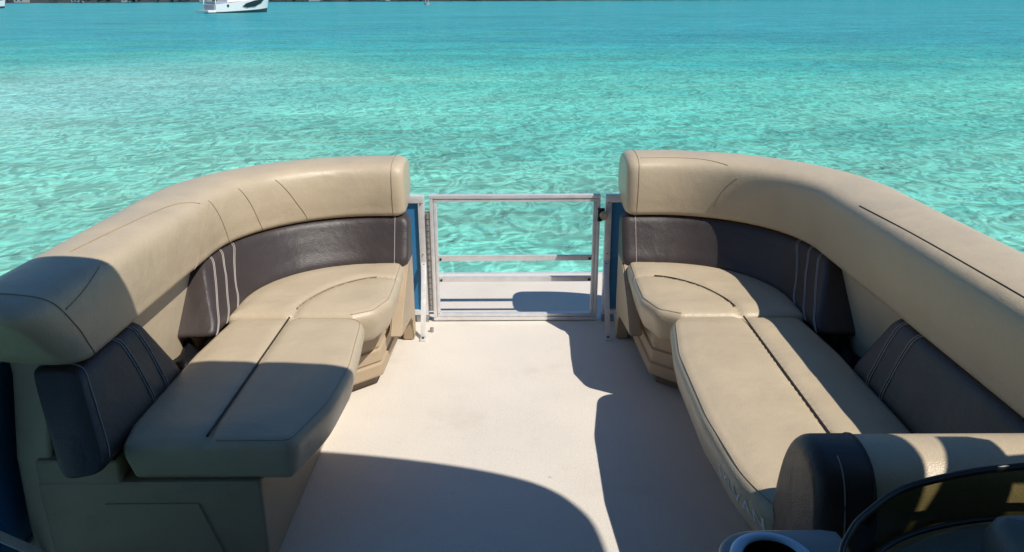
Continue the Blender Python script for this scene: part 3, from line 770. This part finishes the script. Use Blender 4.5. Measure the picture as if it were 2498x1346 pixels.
    if sx < 0:
        b = bmesh.new(); y0 = near + 0.003
        vs_ = [(0.80, 0.03), (1.16, 0.03), (1.12, 0.225), (0.86, 0.225)]
        f = [b.verts.new(mp(u, y0, z)) for u, z in vs_]; g = [b.verts.new(mp(u, y0 + 0.03, z)) for u, z in vs_]
        b.faces.new(f); b.faces.new(g)
        for k in range(4): b.faces.new((f[k], f[(k + 1) % 4], g[(k + 1) % 4], g[k]))
        bmesh.ops.bevel(b, geom=b.edges[:], offset=0.006, segments=2, affect='EDGES')
        obj('hatch', b, 'base', ba, angle=35)
    # end panel with its leg, beside the gate
    dz = [(3.40, 0.0), (3.40, 0.44), (3.27, 0.415), (3.05, 0.275), (2.95, 0.18), (3.20, 0.15), (3.27, 0.145), (3.315, 0.11), (3.325, 0.0)]
    b = bmesh.new()
    f = [b.verts.new(mp(0.472, d, z)) for d, z in dz]; g = [b.verts.new(mp(0.524, d, z)) for d, z in dz]
    b.faces.new(f); b.faces.new(g)
    for k in range(len(dz)): b.faces.new((f[k], f[(k + 1) % len(dz)], g[(k + 1) % len(dz)], g[k]))
    bmesh.ops.bevel(b, geom=b.edges[:], offset=0.006, segments=2, affect='EDGES')
    obj('end_panel', b, 'base', t, angle=40)
    # webbing strap lying in the gap between the pads
    b = bmesh.new(); rows = []
    pts = catmull([(1.19, 2.46, 0.315), (1.14, 2.46, 0.35), (1.10, 2.44, 0.335), (1.05, 2.42, 0.372), (1.0, 2.40, 0.345)], 6)
    for k, p in enumerate(pts):
        w_ = 0.10 - 0.02 * k / len(pts)
        rows.append([b.verts.new(mp(p.x + 0.01 * q, p.y + (q - 1.5) * w_ / 3 * 2, p.z + 0.012 * math.sin(q * 1.7 + k * 0.5))) for q in range(4)])
    for A_, B_ in zip(rows, rows[1:]):
        for q in range(3): b.faces.new((A_[q], A_[q + 1], B_[q + 1], B_[q]))
    bmesh.ops.solidify(b, geom=b.faces[:], thickness=0.003)
    obj('webbing_strap', b, 'black', t)
    return t, ro, mp

lounge(-1, 1.77, 'tan and charcoal lounge on the left whose near end lies in shade')
LR, roR, mpR = lounge(1, 1.50, 'tan and charcoal lounge on the right with lettering sewn on the seat edge')

# lettering on the aisle side of the right seat
def lettering(text, tgt, parent):
    cu = bpy.data.curves.new('txt', 'FONT'); cu.body = text; cu.size = 1.0; cu.extrude = 0.0; cu.space_character = 1.12; cu.offset = 0.012
    ob = bpy.data.objects.new('txt', cu); C.objects.link(ob)
    bpy.context.view_layer.update()
    dg = bpy.context.evaluated_depsgraph_get()
    me = bpy.data.meshes.new_from_object(ob.evaluated_get(dg))
    bpy.data.objects.remove(ob)
    b = bmesh.new(); b.from_mesh(me); bpy.data.meshes.remove(me)
    bmesh.ops.triangulate(b, faces=b.faces[:])
    bmesh.ops.subdivide_edges(b, edges=b.edges[:], cuts=2)
    xs = [v.co.x for v in b.verts]; ys = [v.co.y for v in b.verts]
    x0, x1, y0, y1 = min(xs), max(xs), min(ys), max(ys)
    tb = bmesh.new(); tb.from_mesh(tgt.data); bv = BVHTree.FromBMesh(tb)
    for v in b.verts:
        d = 1.735 - (v.co.x - x0) / (x1 - x0) * 0.235
        z = 0.336 + (v.co.y - y0) / (y1 - y0) * 0.034
        hit = bv.ray_cast(Vector((0.1, d, z)), Vector((1, 0, 0)))
        x = hit[0].x - 0.0016 if hit[0] else 0.55
        v.co = (x, d, z)
    tb.free()
    bmesh.ops.remove_doubles(b, verts=b.verts[:], dist=1e-5)
    return obj('lettering', b, 'letter', parent, smooth=False)
lettering('SYLVAN', roR, roR)

# raised end backrest closing the right lounge, charcoal cap on its aisle end
DOME = catmull([(1.50, 0.30), (1.515, 0.42), (1.49, 0.55), (1.445, 0.625), (1.375, 0.645), (1.305, 0.62), (1.268, 0.54), (1.255, 0.42), (1.26, 0.30), (1.38, 0.285)], 5, True)
def dome_sweep(b, x0, x1, cap0, cap1, grow=0.0):
    cy = sum(p.x for p in DOME) / len(DOME); cz = sum(p.y for p in DOME) / len(DOME); st = []
    K = 7
    if cap0:
        for k in range(K): a = math.pi / 2 * k / K; st.append((x0 + cap0[0] * (1 - math.cos(a)) * 0 + cap0[0] * (1 - math.cos(math.pi / 2 - (math.pi / 2 - a))) if False else x0 + cap0[0] * (1 - math.cos(a)), cap0[1] + (1 - cap0[1]) * math.sin(a)))
    n_ = max(2, int((x1 - x0) / 0.03))
    a0 = x0 + (cap0[0] if cap0 else 0); a1 = x1 - (cap1[0] if cap1 else 0)
    for k in range(n_ + 1): st.append((a0 + (a1 - a0) * k / n_, 1.0))
    if cap1:
        for k in range(K - 1, -1, -1): a = math.pi / 2 * k / K; st.append((x1 - cap1[0] * (1 - math.cos(a)), cap1[1] + (1 - cap1[1]) * math.sin(a)))
    rings = []
    for x, s in st:
        rg = []
        for p in DOME:
            dy, dzz = p.x - cy, p.y - cz; L_ = math.hypot(dy, dzz); f = s * (1 + grow / L_)
            rg.append(b.verts.new((x, cy + dy * f, cz + dzz * f)))
        rings.append(rg)
    n = len(DOME)
    for A_, B_ in zip(rings, rings[1:]):
        for k in range(n): b.faces.new((A_[k], A_[(k + 1) % n], B_[(k + 1) % n], B_[k]))
    b.faces.new(rings[0]); b.faces.new(rings[-1])
b = bmesh.new(); dome_sweep(b, 0.705, 1.33, None, (0.02, 0.9)); eb = obj('end_backrest', b, 'tan', LR, angle=60)
b = bmesh.new(); dome_sweep(b, 0.592, 0.704, (0.035, 0.80), None, 0.002); ec = obj('end_cap', b, 'grey', eb, angle=60)
def dome_line(x, a0, a1, r, mat, par, lift=0.003):
    cy = sum(p.x for p in DOME) / len(DOME); cz = sum(p.y for p in DOME) / len(DOME); pts = []
    for k in range(30):
        p = on_prof(DOME, a0 + (a1 - a0) * k / 29); d = Vector((p.x - cy, p.y - cz)).normalized() * lift
        pts.append((x, p.x + d.x, p.y + d.y))
    b = bmesh.new(); add_tube(b, pts, r, 6); return obj('stitching', b, mat, par)
dome_line(0.7045, 0.05, 0.80, 0.003, 'dark_seam', ec, 0.002)
dome_line(0.645, 0.45, 0.80, 0.0014, 'thread', ec, 0.0028)

# ------------------------------------------------------------------ helm console
con = thing('helm_console', 'dark grey helm console with a smoked windscreen beside the right lounge', 'console', (0.9, 0.8, 0))
WS_TOP = [(0.505, 0.90, 0.625), (0.525, 1.02, 0.645), (0.560, 1.075, 0.66), (0.604, 1.115, 0.668), (0.688, 1.165, 0.682), (0.811, 1.195, 0.693), (0.927, 1.207, 0.70), (1.10, 1.207, 0.715), (1.26, 1.175, 0.73), (1.33, 1.08, 0.74)]
WS_BOT = [(0.560, 0.86, 0.60), (0.570, 1.00, 0.60), (0.600, 1.07, 0.60), (0.645, 1.115, 0.60), (0.72, 1.155, 0.60), (0.825, 1.185, 0.60), (0.93, 1.195, 0.60), (1.09, 1.19, 0.60), (1.23, 1.15, 0.60), (1.29, 1.05, 0.60)]
b = bmesh.new()
ol = rounded([(0.585, 0.35, 0.05), (1.28, 0.35, 0.05), (1.28, 1.15, 0.12), (0.92, 1.175, 0.2), (0.585, 1.06, 0.12)], 0.03)
add_stack(b, ol, [(0.03, 0.0), (0.03, 0.05), (0.0, 0.06), (0.0, 0.575), (0.006, 0.59), (0.02, 0.598)], lambda x, y, z: (x, y, z))
obj('body', b, 'dash', con, angle=40)
b = bmesh.new()
ol = rounded([(0.60, 0.40, 0.05), (1.25, 0.40, 0.05), (1.262, 1.03, 0.05), (1.21, 1.128, 0.08), (1.08, 1.172, 0.1), (0.93, 1.178, 0.1), (0.825, 1.168, 0.1), (0.725, 1.138, 0.1), (0.657, 1.10, 0.06), (0.613, 1.055, 0.06), (0.588, 0.99, 0.06), (0.578, 0.86, 0.03)], 0.03)
add_stack(b, ol, [(0.0, 0.599), (0.0, 0.603), (0.004, 0.607), (0.012, 0.609)], lambda x, y, z: (x, y, z))
obj('dash_top', b, 'dash', con, angle=50)
b = bmesh.new()
ol = rounded([(0.775, 0.55, 0.05), (1.22, 0.55, 0.05), (1.22, 1.07, 0.08), (0.775, 1.095, 0.05)], 0.02)
def slope(x, y, z): return (x, y, z if z < 0.64 else z - (1.09 - y) * 0.05 + (x - 0.8) * 0.02)
add_stack(b, ol, [(0.0, 0.610), (0.0, 0.665), (0.010, 0.69), (0.026, 0.703), (0.045, 0.706)], slope)
pod = obj('instrument_pod', b, 'dash', con, angle=50)
for gx in (0.92, 1.08):
    b = bmesh.new(); add_cyl(b, (gx, 0.62, 0.705), 0.045, 0.03, 24, 'Z'); obj('gauge', b, 'trim', pod, angle=40)
wb = catmull(WS_BOT, 6); wt = catmull(WS_TOP, 6)
b = bmesh.new(); rows = []
for p, q in zip(wb, wt): rows.append([b.verts.new(p.lerp(q, k / 3)) for k in range(4)])
for A_, B_ in zip(rows, rows[1:]):
    for k in range(3): b.faces.new((A_[k], A_[k + 1], B_[k + 1], B_[k]))
ws = obj('windscreen', b, 'glass', con)
b = bmesh.new(); add_tube(b, [q + Vector((0, 0, 0.002)) for q in wt], 0.0055, 8, ry=0.008); obj('trim', b, 'trim', ws)
b = bmesh.new(); add_tube(b, [p - Vector((0, 0, 0.001)) for p in wb], 0.006, 8, ry=0.005); obj('base_strip', b, 'trim', ws)
b = bmesh.new(); add_cyl(b, (0.525, 1.035, 0.617), 0.011, 0.012, 16, 'Z')
bmesh.ops.bevel(b, geom=[e for e in b.edges if e.calc_face_angle(0) > 1], offset=0.004, segments=2, affect='EDGES')
obj('screw_cap', b, 'alu', con, angle=60)
# side shelf with the cup holder
CHX, CHY, CHR = 0.440, 1.080, 0.062
def disc_hole(b, outl, cx_, cy_, r, z0, z1):
    n = 48
    import itertools
    out = []
    for k in range(n):
        a = 2 * math.pi * k / n; d = Vector((math.cos(a), math.sin(a))); best = 0
        for p, q in zip(outl, outl[1:] + outl[:1]):
            e = q - p; den = d.x * e.y - d.y * e.x
            if abs(den) < 1e-12: continue
            f = p - Vector((cx_, cy_)); tt = (f.x * e.y - f.y * e.x) / den; uu = (f.x * d.y - f.y * d.x) / den
            if tt > 0 and -1e-6 <= uu <= 1 + 1e-6: best = max(best, tt)
        out.append((d, best))
    prof = [('o', 0.006, z0), ('o', 0.0, z0 + 0.006), ('o', 0.0, z1 - 0.008), ('o', 0.003, z1 - 0.003), ('o', 0.009, z1), ('i', 0, z1), ('i', 0, z0)]
    rings = []
    for kind, i_, z in prof:
        rings.append([b.verts.new((cx_ + d.x * ((R - i_) if kind == 'o' else r), cy_ + d.y * ((R - i_) if kind == 'o' else r), z)) for d, R in out])
    rings.append(rings[0])
    for A_, B_ in zip(rings, rings[1:]):
        for k in range(n): b.faces.new((A_[k], A_[(k + 1) % n], B_[(k + 1) % n], B_[k]))
b = bmesh.new()
ol = rounded([(0.352, 0.93, 0.05), (0.352, 1.168, 0.09), (0.585, 1.168, 0.02), (0.585, 0.93, 0.02)], 0.01)
disc_hole(b, ol, CHX, CHY, CHR - 0.004, 0.570, 0.600)
sh = obj('shelf', b, 'shelf', con, angle=50)
ch = None
b = bmesh.new()
pr = [(CHR - 0.012, 0.600), (CHR - 0.012, 0.606), (CHR - 0.008, 0.610), (CHR + 0.004, 0.609), (CHR + 0.009, 0.605), (CHR + 0.010, 0.6005)]
rings = [[b.verts.new((CHX + r * math.cos(a * math.pi / 24), CHY + r * math.sin(a * math.pi / 24), z)) for a in range(48)] for r, z in pr]
rings.append(rings[0])
for A_, B_ in zip(rings, rings[1:]):
    for k in range(48): b.faces.new((A_[k], A_[(k + 1) % 48], B_[(k + 1) % 48], B_[k]))
ch = obj('cup_holder', b, 'ring', con, angle=50)
b = bmesh.new()
pr = [(CHR - 0.0125, 0.604), (CHR - 0.014, 0.52), (CHR - 0.016, 0.515), (CHR - 0.011, 0.512), (CHR - 0.0085, 0.52), (CHR - 0.0075, 0.5995)]
rings = [[b.verts.new((CHX + r * math.cos(a * math.pi / 24), CHY + r * math.sin(a * math.pi / 24), z)) for a in range(48)] for r, z in pr]
for A_, B_ in zip(rings, rings[1:]):
    for k in range(48): b.faces.new((A_[k], A_[(k + 1) % 48], B_[(k + 1) % 48], B_[k]))
b.faces.new(rings[2])
obj('well', b, 'trim', ch, angle=50)
# steering wheel on the aft face
b = bmesh.new()
add_tube(b, [(0.95 + 0.17 * math.cos(a * math.pi / 20), 0.26 + 0.05 * math.sin(a * math.pi / 20), 0.52 + 0.16 * math.sin(a * math.pi / 20)) for a in range(40)], 0.013, 8, closed=True)
for a in (0.5, 2.6, 4.71): add_bar(b, (0.95, 0.27, 0.52), (0.95 + 0.165 * math.cos(a), 0.26 + 0.05 * math.sin(a), 0.52 + 0.155 * math.sin(a)), 0.02, 0.008)
add_cyl(b, (0.95, 0.31, 0.52), 0.03, 0.09, 16, 'Y')
obj('steering_wheel', b, 'trim', con, angle=50)

# ------------------------------------------------------------------ aft bench, only its front corner shows
ab = thing('aft_bench', 'dark navy bench corner at the bottom left behind the side opening', 'boat seat', (CX - 1.15, 0.6, 0))
ol = rounded([(-1.36, -0.6, 0.05), (-0.92, -0.6, 0.05), (-0.88, 1.22, 0.10), (-1.36, 1.30, 0.06)], 0.03)
b = bmesh.new(); add_cushion(b, ol, 0.31, 0.47, 0.05, lambda x, y, z: (x, y, z), 0.006, 0.01, 0.03); obj('seat_cushion', b, 'navy', ab, angle=60)
b = bmesh.new(); add_stack(b, ol, [(0.06, 0.0), (0.05, 0.05), (0.03, 0.06), (0.03, 0.309)], lambda x, y, z: (x, y, z)); obj('base', b, 'base', ab, angle=30)
b = bmesh.new(); outline_loop(b, ol, 0.02, 0.456, lambda x, y, z: (x, y, z), 0.004); obj('piping', b, 'rubber', ab)

# ------------------------------------------------------------------ shade canopy overhead (out of the picture, its shadow falls on deck and seats)
ZB = 2.05
bim = thing('shade_canopy', 'canvas canopy on a tube frame above the deck, casting the curved shadow', 'canopy', (CX, 0, 0))
EDGE = [(1.50, -2.5), (1.50, 0.6), (1.48, 0.97), (1.42, 1.15), (1.27, 1.29), (0.95, 1.40), (0.5, 1.48), (0.0, 1.52), (-0.5, 1.51), (-1.0, 1.45), (-1.3, 1.34), (-1.42, 1.1), (-1.44, 0.8), (-1.44, -2.5)]
def can_z(x, y): return ZB
ol = rounded([(p.x, p.y, 0) for p in catmull(EDGE[1:-1], 8)] + [(-1.44, -2.5, 0.1), (1.50, -2.5, 0.1)], 0.03)
b = bmesh.new(); add_stack(b, ol, [(0.0, ZB), (0.0, ZB + 0.004), (0.05, ZB + 0.02), (0.15, ZB + 0.035)], lambda x, y, z: (CX + x, y, z))
obj('canvas', b, 'canvas', bim, angle=60)
b = bmesh.new()
BLOCKER = [(-2.45, 2.045), (0.86, 2.045), (0.975, 1.69), (0.76, 1.605), (1.005, 1.555), (1.05, 1.45), (1.06, 1.39), (0.93, 1.34), (0.93, 0.98), (0.6, 0.95), (0.5, 0.66), (-2.45, 0.66)]  # added unseen panel, notches shaped to cast sun patches on the end backrest
f = b.faces.new([b.verts.new((CX + 1.405, y, z)) for y, z in BLOCKER])
g = bmesh.ops.extrude_face_region(b, geom=[f]); bmesh.ops.translate(b, vec=(0.004, 0, 0), verts=[v for v in g['geom'] if isinstance(v, bmesh.types.BMVert)])
bmesh.ops.triangulate(b, faces=[q for q in b.faces if len(q.verts) > 4])
obj('sun_blocker', b, 'canvas', bim, smooth=False)
b = bmesh.new(); add_tube(b, [(CX + 1.405, 1.00, 1.34), (CX + 1.405, 1.06, 1.22), (CX + 1.405, 1.10, 1.10)], 0.03, 10); obj('sun_blocker_roll', b, 'canvas', bim)  # added unseen roll that casts one more shadow band
for lo, hi in (((CX - 1.40, -2.504, 0.70), (CX + 1.40, -2.50, 2.047)), ((CX - 1.409, -2.49, 0.70), (CX - 1.405, -0.2, 2.047))):  # added unseen panels, rear and port, that cut the sky fill
    b = bmesh.new(); add_box(b, lo, hi); obj('fill_blocker', b, 'canvas', bim, smooth=False)
for yb in (-1.2, 0.0, 0.9):
    b = bmesh.new()
    add_tube(b, [(CX - 1.38, -0.2 if yb > -1 else -1.6, 0.66), (CX - 1.40, yb * 0.6, 1.3), (CX - 1.36, yb, 1.92), (CX - 1.2, yb, 2.03), (CX + 1.2, yb, 2.03), (CX + 1.36, yb, 1.92), (CX + 1.40, yb * 0.6, 1.3), (CX + 1.38, -0.2 if yb > -1 else -1.6, 0.66)], 0.0125, 8)
    obj('frame_bow', b, 'alu', bim)

# ------------------------------------------------------------------ moored motor yachts far out, marker, houses on the shore
def yacht(label, loc, heading, scale=1.0):
    t = thing('motor_yacht', label, 'boat', loc, 'moored motor boats')
    t.rotation_euler = (0, 0, heading); t.scale = (scale,) * 3
    def ob(name, b, mat, par=t, ang=35):
        bmesh.ops.recalc_face_normals(b, faces=b.faces)
        me = bpy.data.meshes.new(name); b.to_mesh(me); b.free(); me.materials.append(M[mat])
        for p in me.polygons: p.use_smooth = True
        me.set_sharp_from_angle(angle=math.radians(ang))
        o = bpy.data.objects.new(name, me); C.objects.link(o); o.parent = par; return o
    # hull, bow along +x
    ST = [(-4.2, 1.55, 1.35, 1.15), (-3.0, 1.65, 1.45, 1.2), (-1.0, 1.68, 1.45, 1.4), (1.0, 1.62, 1.3, 1.62), (2.8, 1.35, 0.95, 1.85), (4.2, 0.85, 0.45, 2.05), (5.2, 0.30, 0.10, 2.2), (5.5, 0.04, 0.02, 2.25)]
    def hullz(b, lo, hi):
        rings = []
        for x, wd, ww, zt in ST:
            dx = 0 if x < 3 else (x - 3) * 0.32
            rg = []
            for k in range(7):
                f = lo + (hi - lo) * k / 6
                z = -0.5 + (zt + 0.5) * f
                wdt = ww * (0.6 + 0.4 * min(1, f * 3)) + (wd - ww) * f ** 0.8
                xx = x - dx * (1 - f)
                rg.append((xx, wdt, z))
            rings.append(rg)
        L_ = [[b.verts.new((x, y, z)) for x, y, z in rg] for rg in rings]; R_ = [[b.verts.new((x, -y, z)) for x, y, z in rg] for rg in rings]
        for G in (L_, R_):
            for A_, B_ in zip(G, G[1:]):
                for k in range(6): b.faces.new((A_[k], A_[k + 1], B_[k + 1], B_[k]))
        for k in range(6): b.faces.new((L_[0][k], R_[0][k], R_[0][k + 1], L_[0][k + 1]))
        for A_, B_, A2, B2 in zip(L_, L_[1:], R_, R_[1:]): b.faces.new((A_[6], B_[6], B2[6], A2[6]))
    b = bmesh.new(); hullz(b, 0.40, 1.0); hull = ob('hull', b, 'white')
    b = bmesh.new(); hullz(b, 0.0, 0.399); ob('boot_stripe', b, 'antifoul', hull)
    for s in (-1, 1):
        b = bmesh.new()
        P = [(-0.1, 0.85), (0.5, 1.25), (2.0, 1.6), (4.0, 1.85), (3.2, 1.25), (2.0, 0.8), (0.6, 0.68)]
        def side(x, z):
            for (x0, w0, u0_, z0), (x1, w1, u1_, z1) in zip(ST, ST[1:]):
                if x0 <= x <= x1:
                    f = (x - x0) / (x1 - x0); zt = z0 + (z1 - z0) * f; wd = w0 + (w1 - w0) * f; ww = u0_ + (u1_ - u0_) * f
                    g = (z + 0.5) / (zt + 0.5); return ww + (wd - ww) * max(0, g) ** 0.8
            return 0.5
        lo_ = [b.verts.new((x, s * (side(x, z) - 0.05), z)) for x, z in P]; hi_ = [b.verts.new((x, s * (side(x, z) + 0.10), z)) for x, z in P]
        b.faces.new(lo_); b.faces.new(hi_)
        for k in range(len(P)): b.faces.new((lo_[k], lo_[(k + 1) % len(P)], hi_[(k + 1) % len(P)], hi_[k]))
        ob('hull_window', b, 'boatglass', hull)
        b = bmesh.new(); add_cyl(b, (-2.4, s * 1.66, 0.95), 0.17, 0.06, 16, 'Y'); ob('porthole', b, 'boatglass', hull)
    b = bmesh.new(); add_box(b, (-5.4, -1.5, 0.10), (-4.21, 1.5, 0.40), 0.05); ob('swim_platform', b, 'white')
    b = bmesh.new(); add_box(b, (-4.27, -1.15, 0.30), (-4.205, 1.15, 1.05), 0.02); add_box(b, (-4.1, -1.2, 1.2), (-1.9, 1.2, 1.5), 0.05); ob('cockpit', b, 'cockpit')
    b = bmesh.new(); rg = []
    for x, wd, z in ((-2.2, 1.25, 1.35), (-1.9, 1.2, 2.9), (1.0, 1.05, 3.0), (2.6, 0.9, 1.75)): rg.append([b.verts.new((x, -wd, z)), b.verts.new((x, wd, z))])
    bt = [b.verts.new((2.6, -0.9, 1.6)), b.verts.new((2.6, 0.9, 1.6)), b.verts.new((-2.2, 1.25, 1.3)), b.verts.new((-2.2, -1.25, 1.3))]
    for A_, B_ in zip(rg, rg[1:]): b.faces.new((A_[0], A_[1], B_[1], B_[0]))
    for k in (0, 1): b.faces.new([g[k] for g in rg])
    cb = ob('cabin', b, 'white')
    for s in (-1, 1):
        b = bmesh.new(); add_bar(b, (-1.6, s * 1.19, 2.35), (1.1, s * 1.06, 2.35), 0.04, 0.55); ob('cabin_window', b, 'boatglass', cb)
        b = bmesh.new(); add_tube(b, [(-4.15, s * 1.4, 0.5), (-4.1, s * 1.42, 1.5), (-3.9, s * 1.4, 2.1)], 0.06, 6); ob('stern_post', b, 'white')
    b = bmesh.new()
    for s in (-1, 1):
        add_tube(b, [(0.5, s * 1.55, 2.1), (3.0, s * 1.2, 2.5), (4.8, s * 0.4, 2.8)], 0.02, 6)
        for x, y, z0 in ((0.6, 1.55, 1.55), (2.0, 1.4, 1.75), (3.2, 1.12, 1.95), (4.4, 0.6, 2.1)): add_tube(b, [(x, s * y, z0), (x, s * y, z0 + 0.62)], 0.018, 6)
    ob('bow_rail', b, 'alu', t)
    return t
yacht('white motor yacht with a dark hull window, stern turned this way', (-45.9, 138.0, WATER_Z), math.radians(52), 1.2)
yacht('white motor boat at the left edge of the water', (-150.8, 237.0, WATER_Z), math.radians(8), 1.0)

mk = thing('marker_buoy', 'small pale marker buoy far out on the open water', 'buoy', (-30.5, 300, WATER_Z))
b = bmesh.new(); add_cyl(b, (-30.5, 300, WATER_Z + 0.35), 0.9, 0.9, 16, 'Z'); obj('float', b, 'plaster', mk, angle=40)
b = bmesh.new()
for q in (-0.55, 0.55): add_tube(b, [(-30.5 + q, 300, WATER_Z + 0.8), (-30.5 + q * 0.6, 300, WATER_Z + 2.6)], 0.16, 8)
add_box(b, (-31.1, 299.9, WATER_Z + 2.2), (-29.9, 300.1, WATER_Z + 3.0)); obj('top_mark', b, 'plaster', mk, angle=40)

hx = [(-420, 9, 'small pale house on the far shore near the left edge'), (-372, 7, 'low pale house on the far shore left of its neighbour'), (-328, 10, 'wide pale house among the trees on the far shore'),
      (-262, 8, 'pale shore house just left of the yacht'), (-168, 9, 'pale shore house right of the yacht'), (-108, 7, 'small pale shore house furthest right along the trees')]
for x, wd, lb in hx:
    t = thing('shore_house', lb, 'house', (x, SHORE + 12, WATER_Z + 0.5), 'houses on the far shore')
    y0 = SHORE + 6; z0 = WATER_Z + 0.4
    b = bmesh.new(); add_box(b, (x - wd / 2, y0, z0), (x + wd / 2, y0 + 8, z0 + 3.6)); wl = obj('wall', b, 'plaster', t, smooth=False)
    b = bmesh.new()
    v = [b.verts.new(p) for p in ((x - wd / 2 - 0.5, y0 - 0.5, z0 + 3.61), (x + wd / 2 + 0.5, y0 - 0.5, z0 + 3.61), (x + wd / 2 + 0.5, y0 + 8.5, z0 + 3.61), (x - wd / 2 - 0.5, y0 + 8.5, z0 + 3.61), (x - wd / 4, y0 + 4, z0 + 6), (x + wd / 4, y0 + 4, z0 + 6))]
    for f in ((0, 1, 5, 4), (1, 2, 5), (2, 3, 4, 5), (3, 0, 4), (0, 3, 2, 1)): b.faces.new([v[i] for i in f])
    obj('roof', b, 'rooftile', t, smooth=False)
    for q in (-0.25, 0.2):
        b = bmesh.new(); add_box(b, (x + q * wd - 0.6, y0 - 0.05, z0 + 1.2), (x + q * wd + 0.6, y0 + 0.05, z0 + 2.4)); obj('window', b, 'boatglass', t, smooth=False)
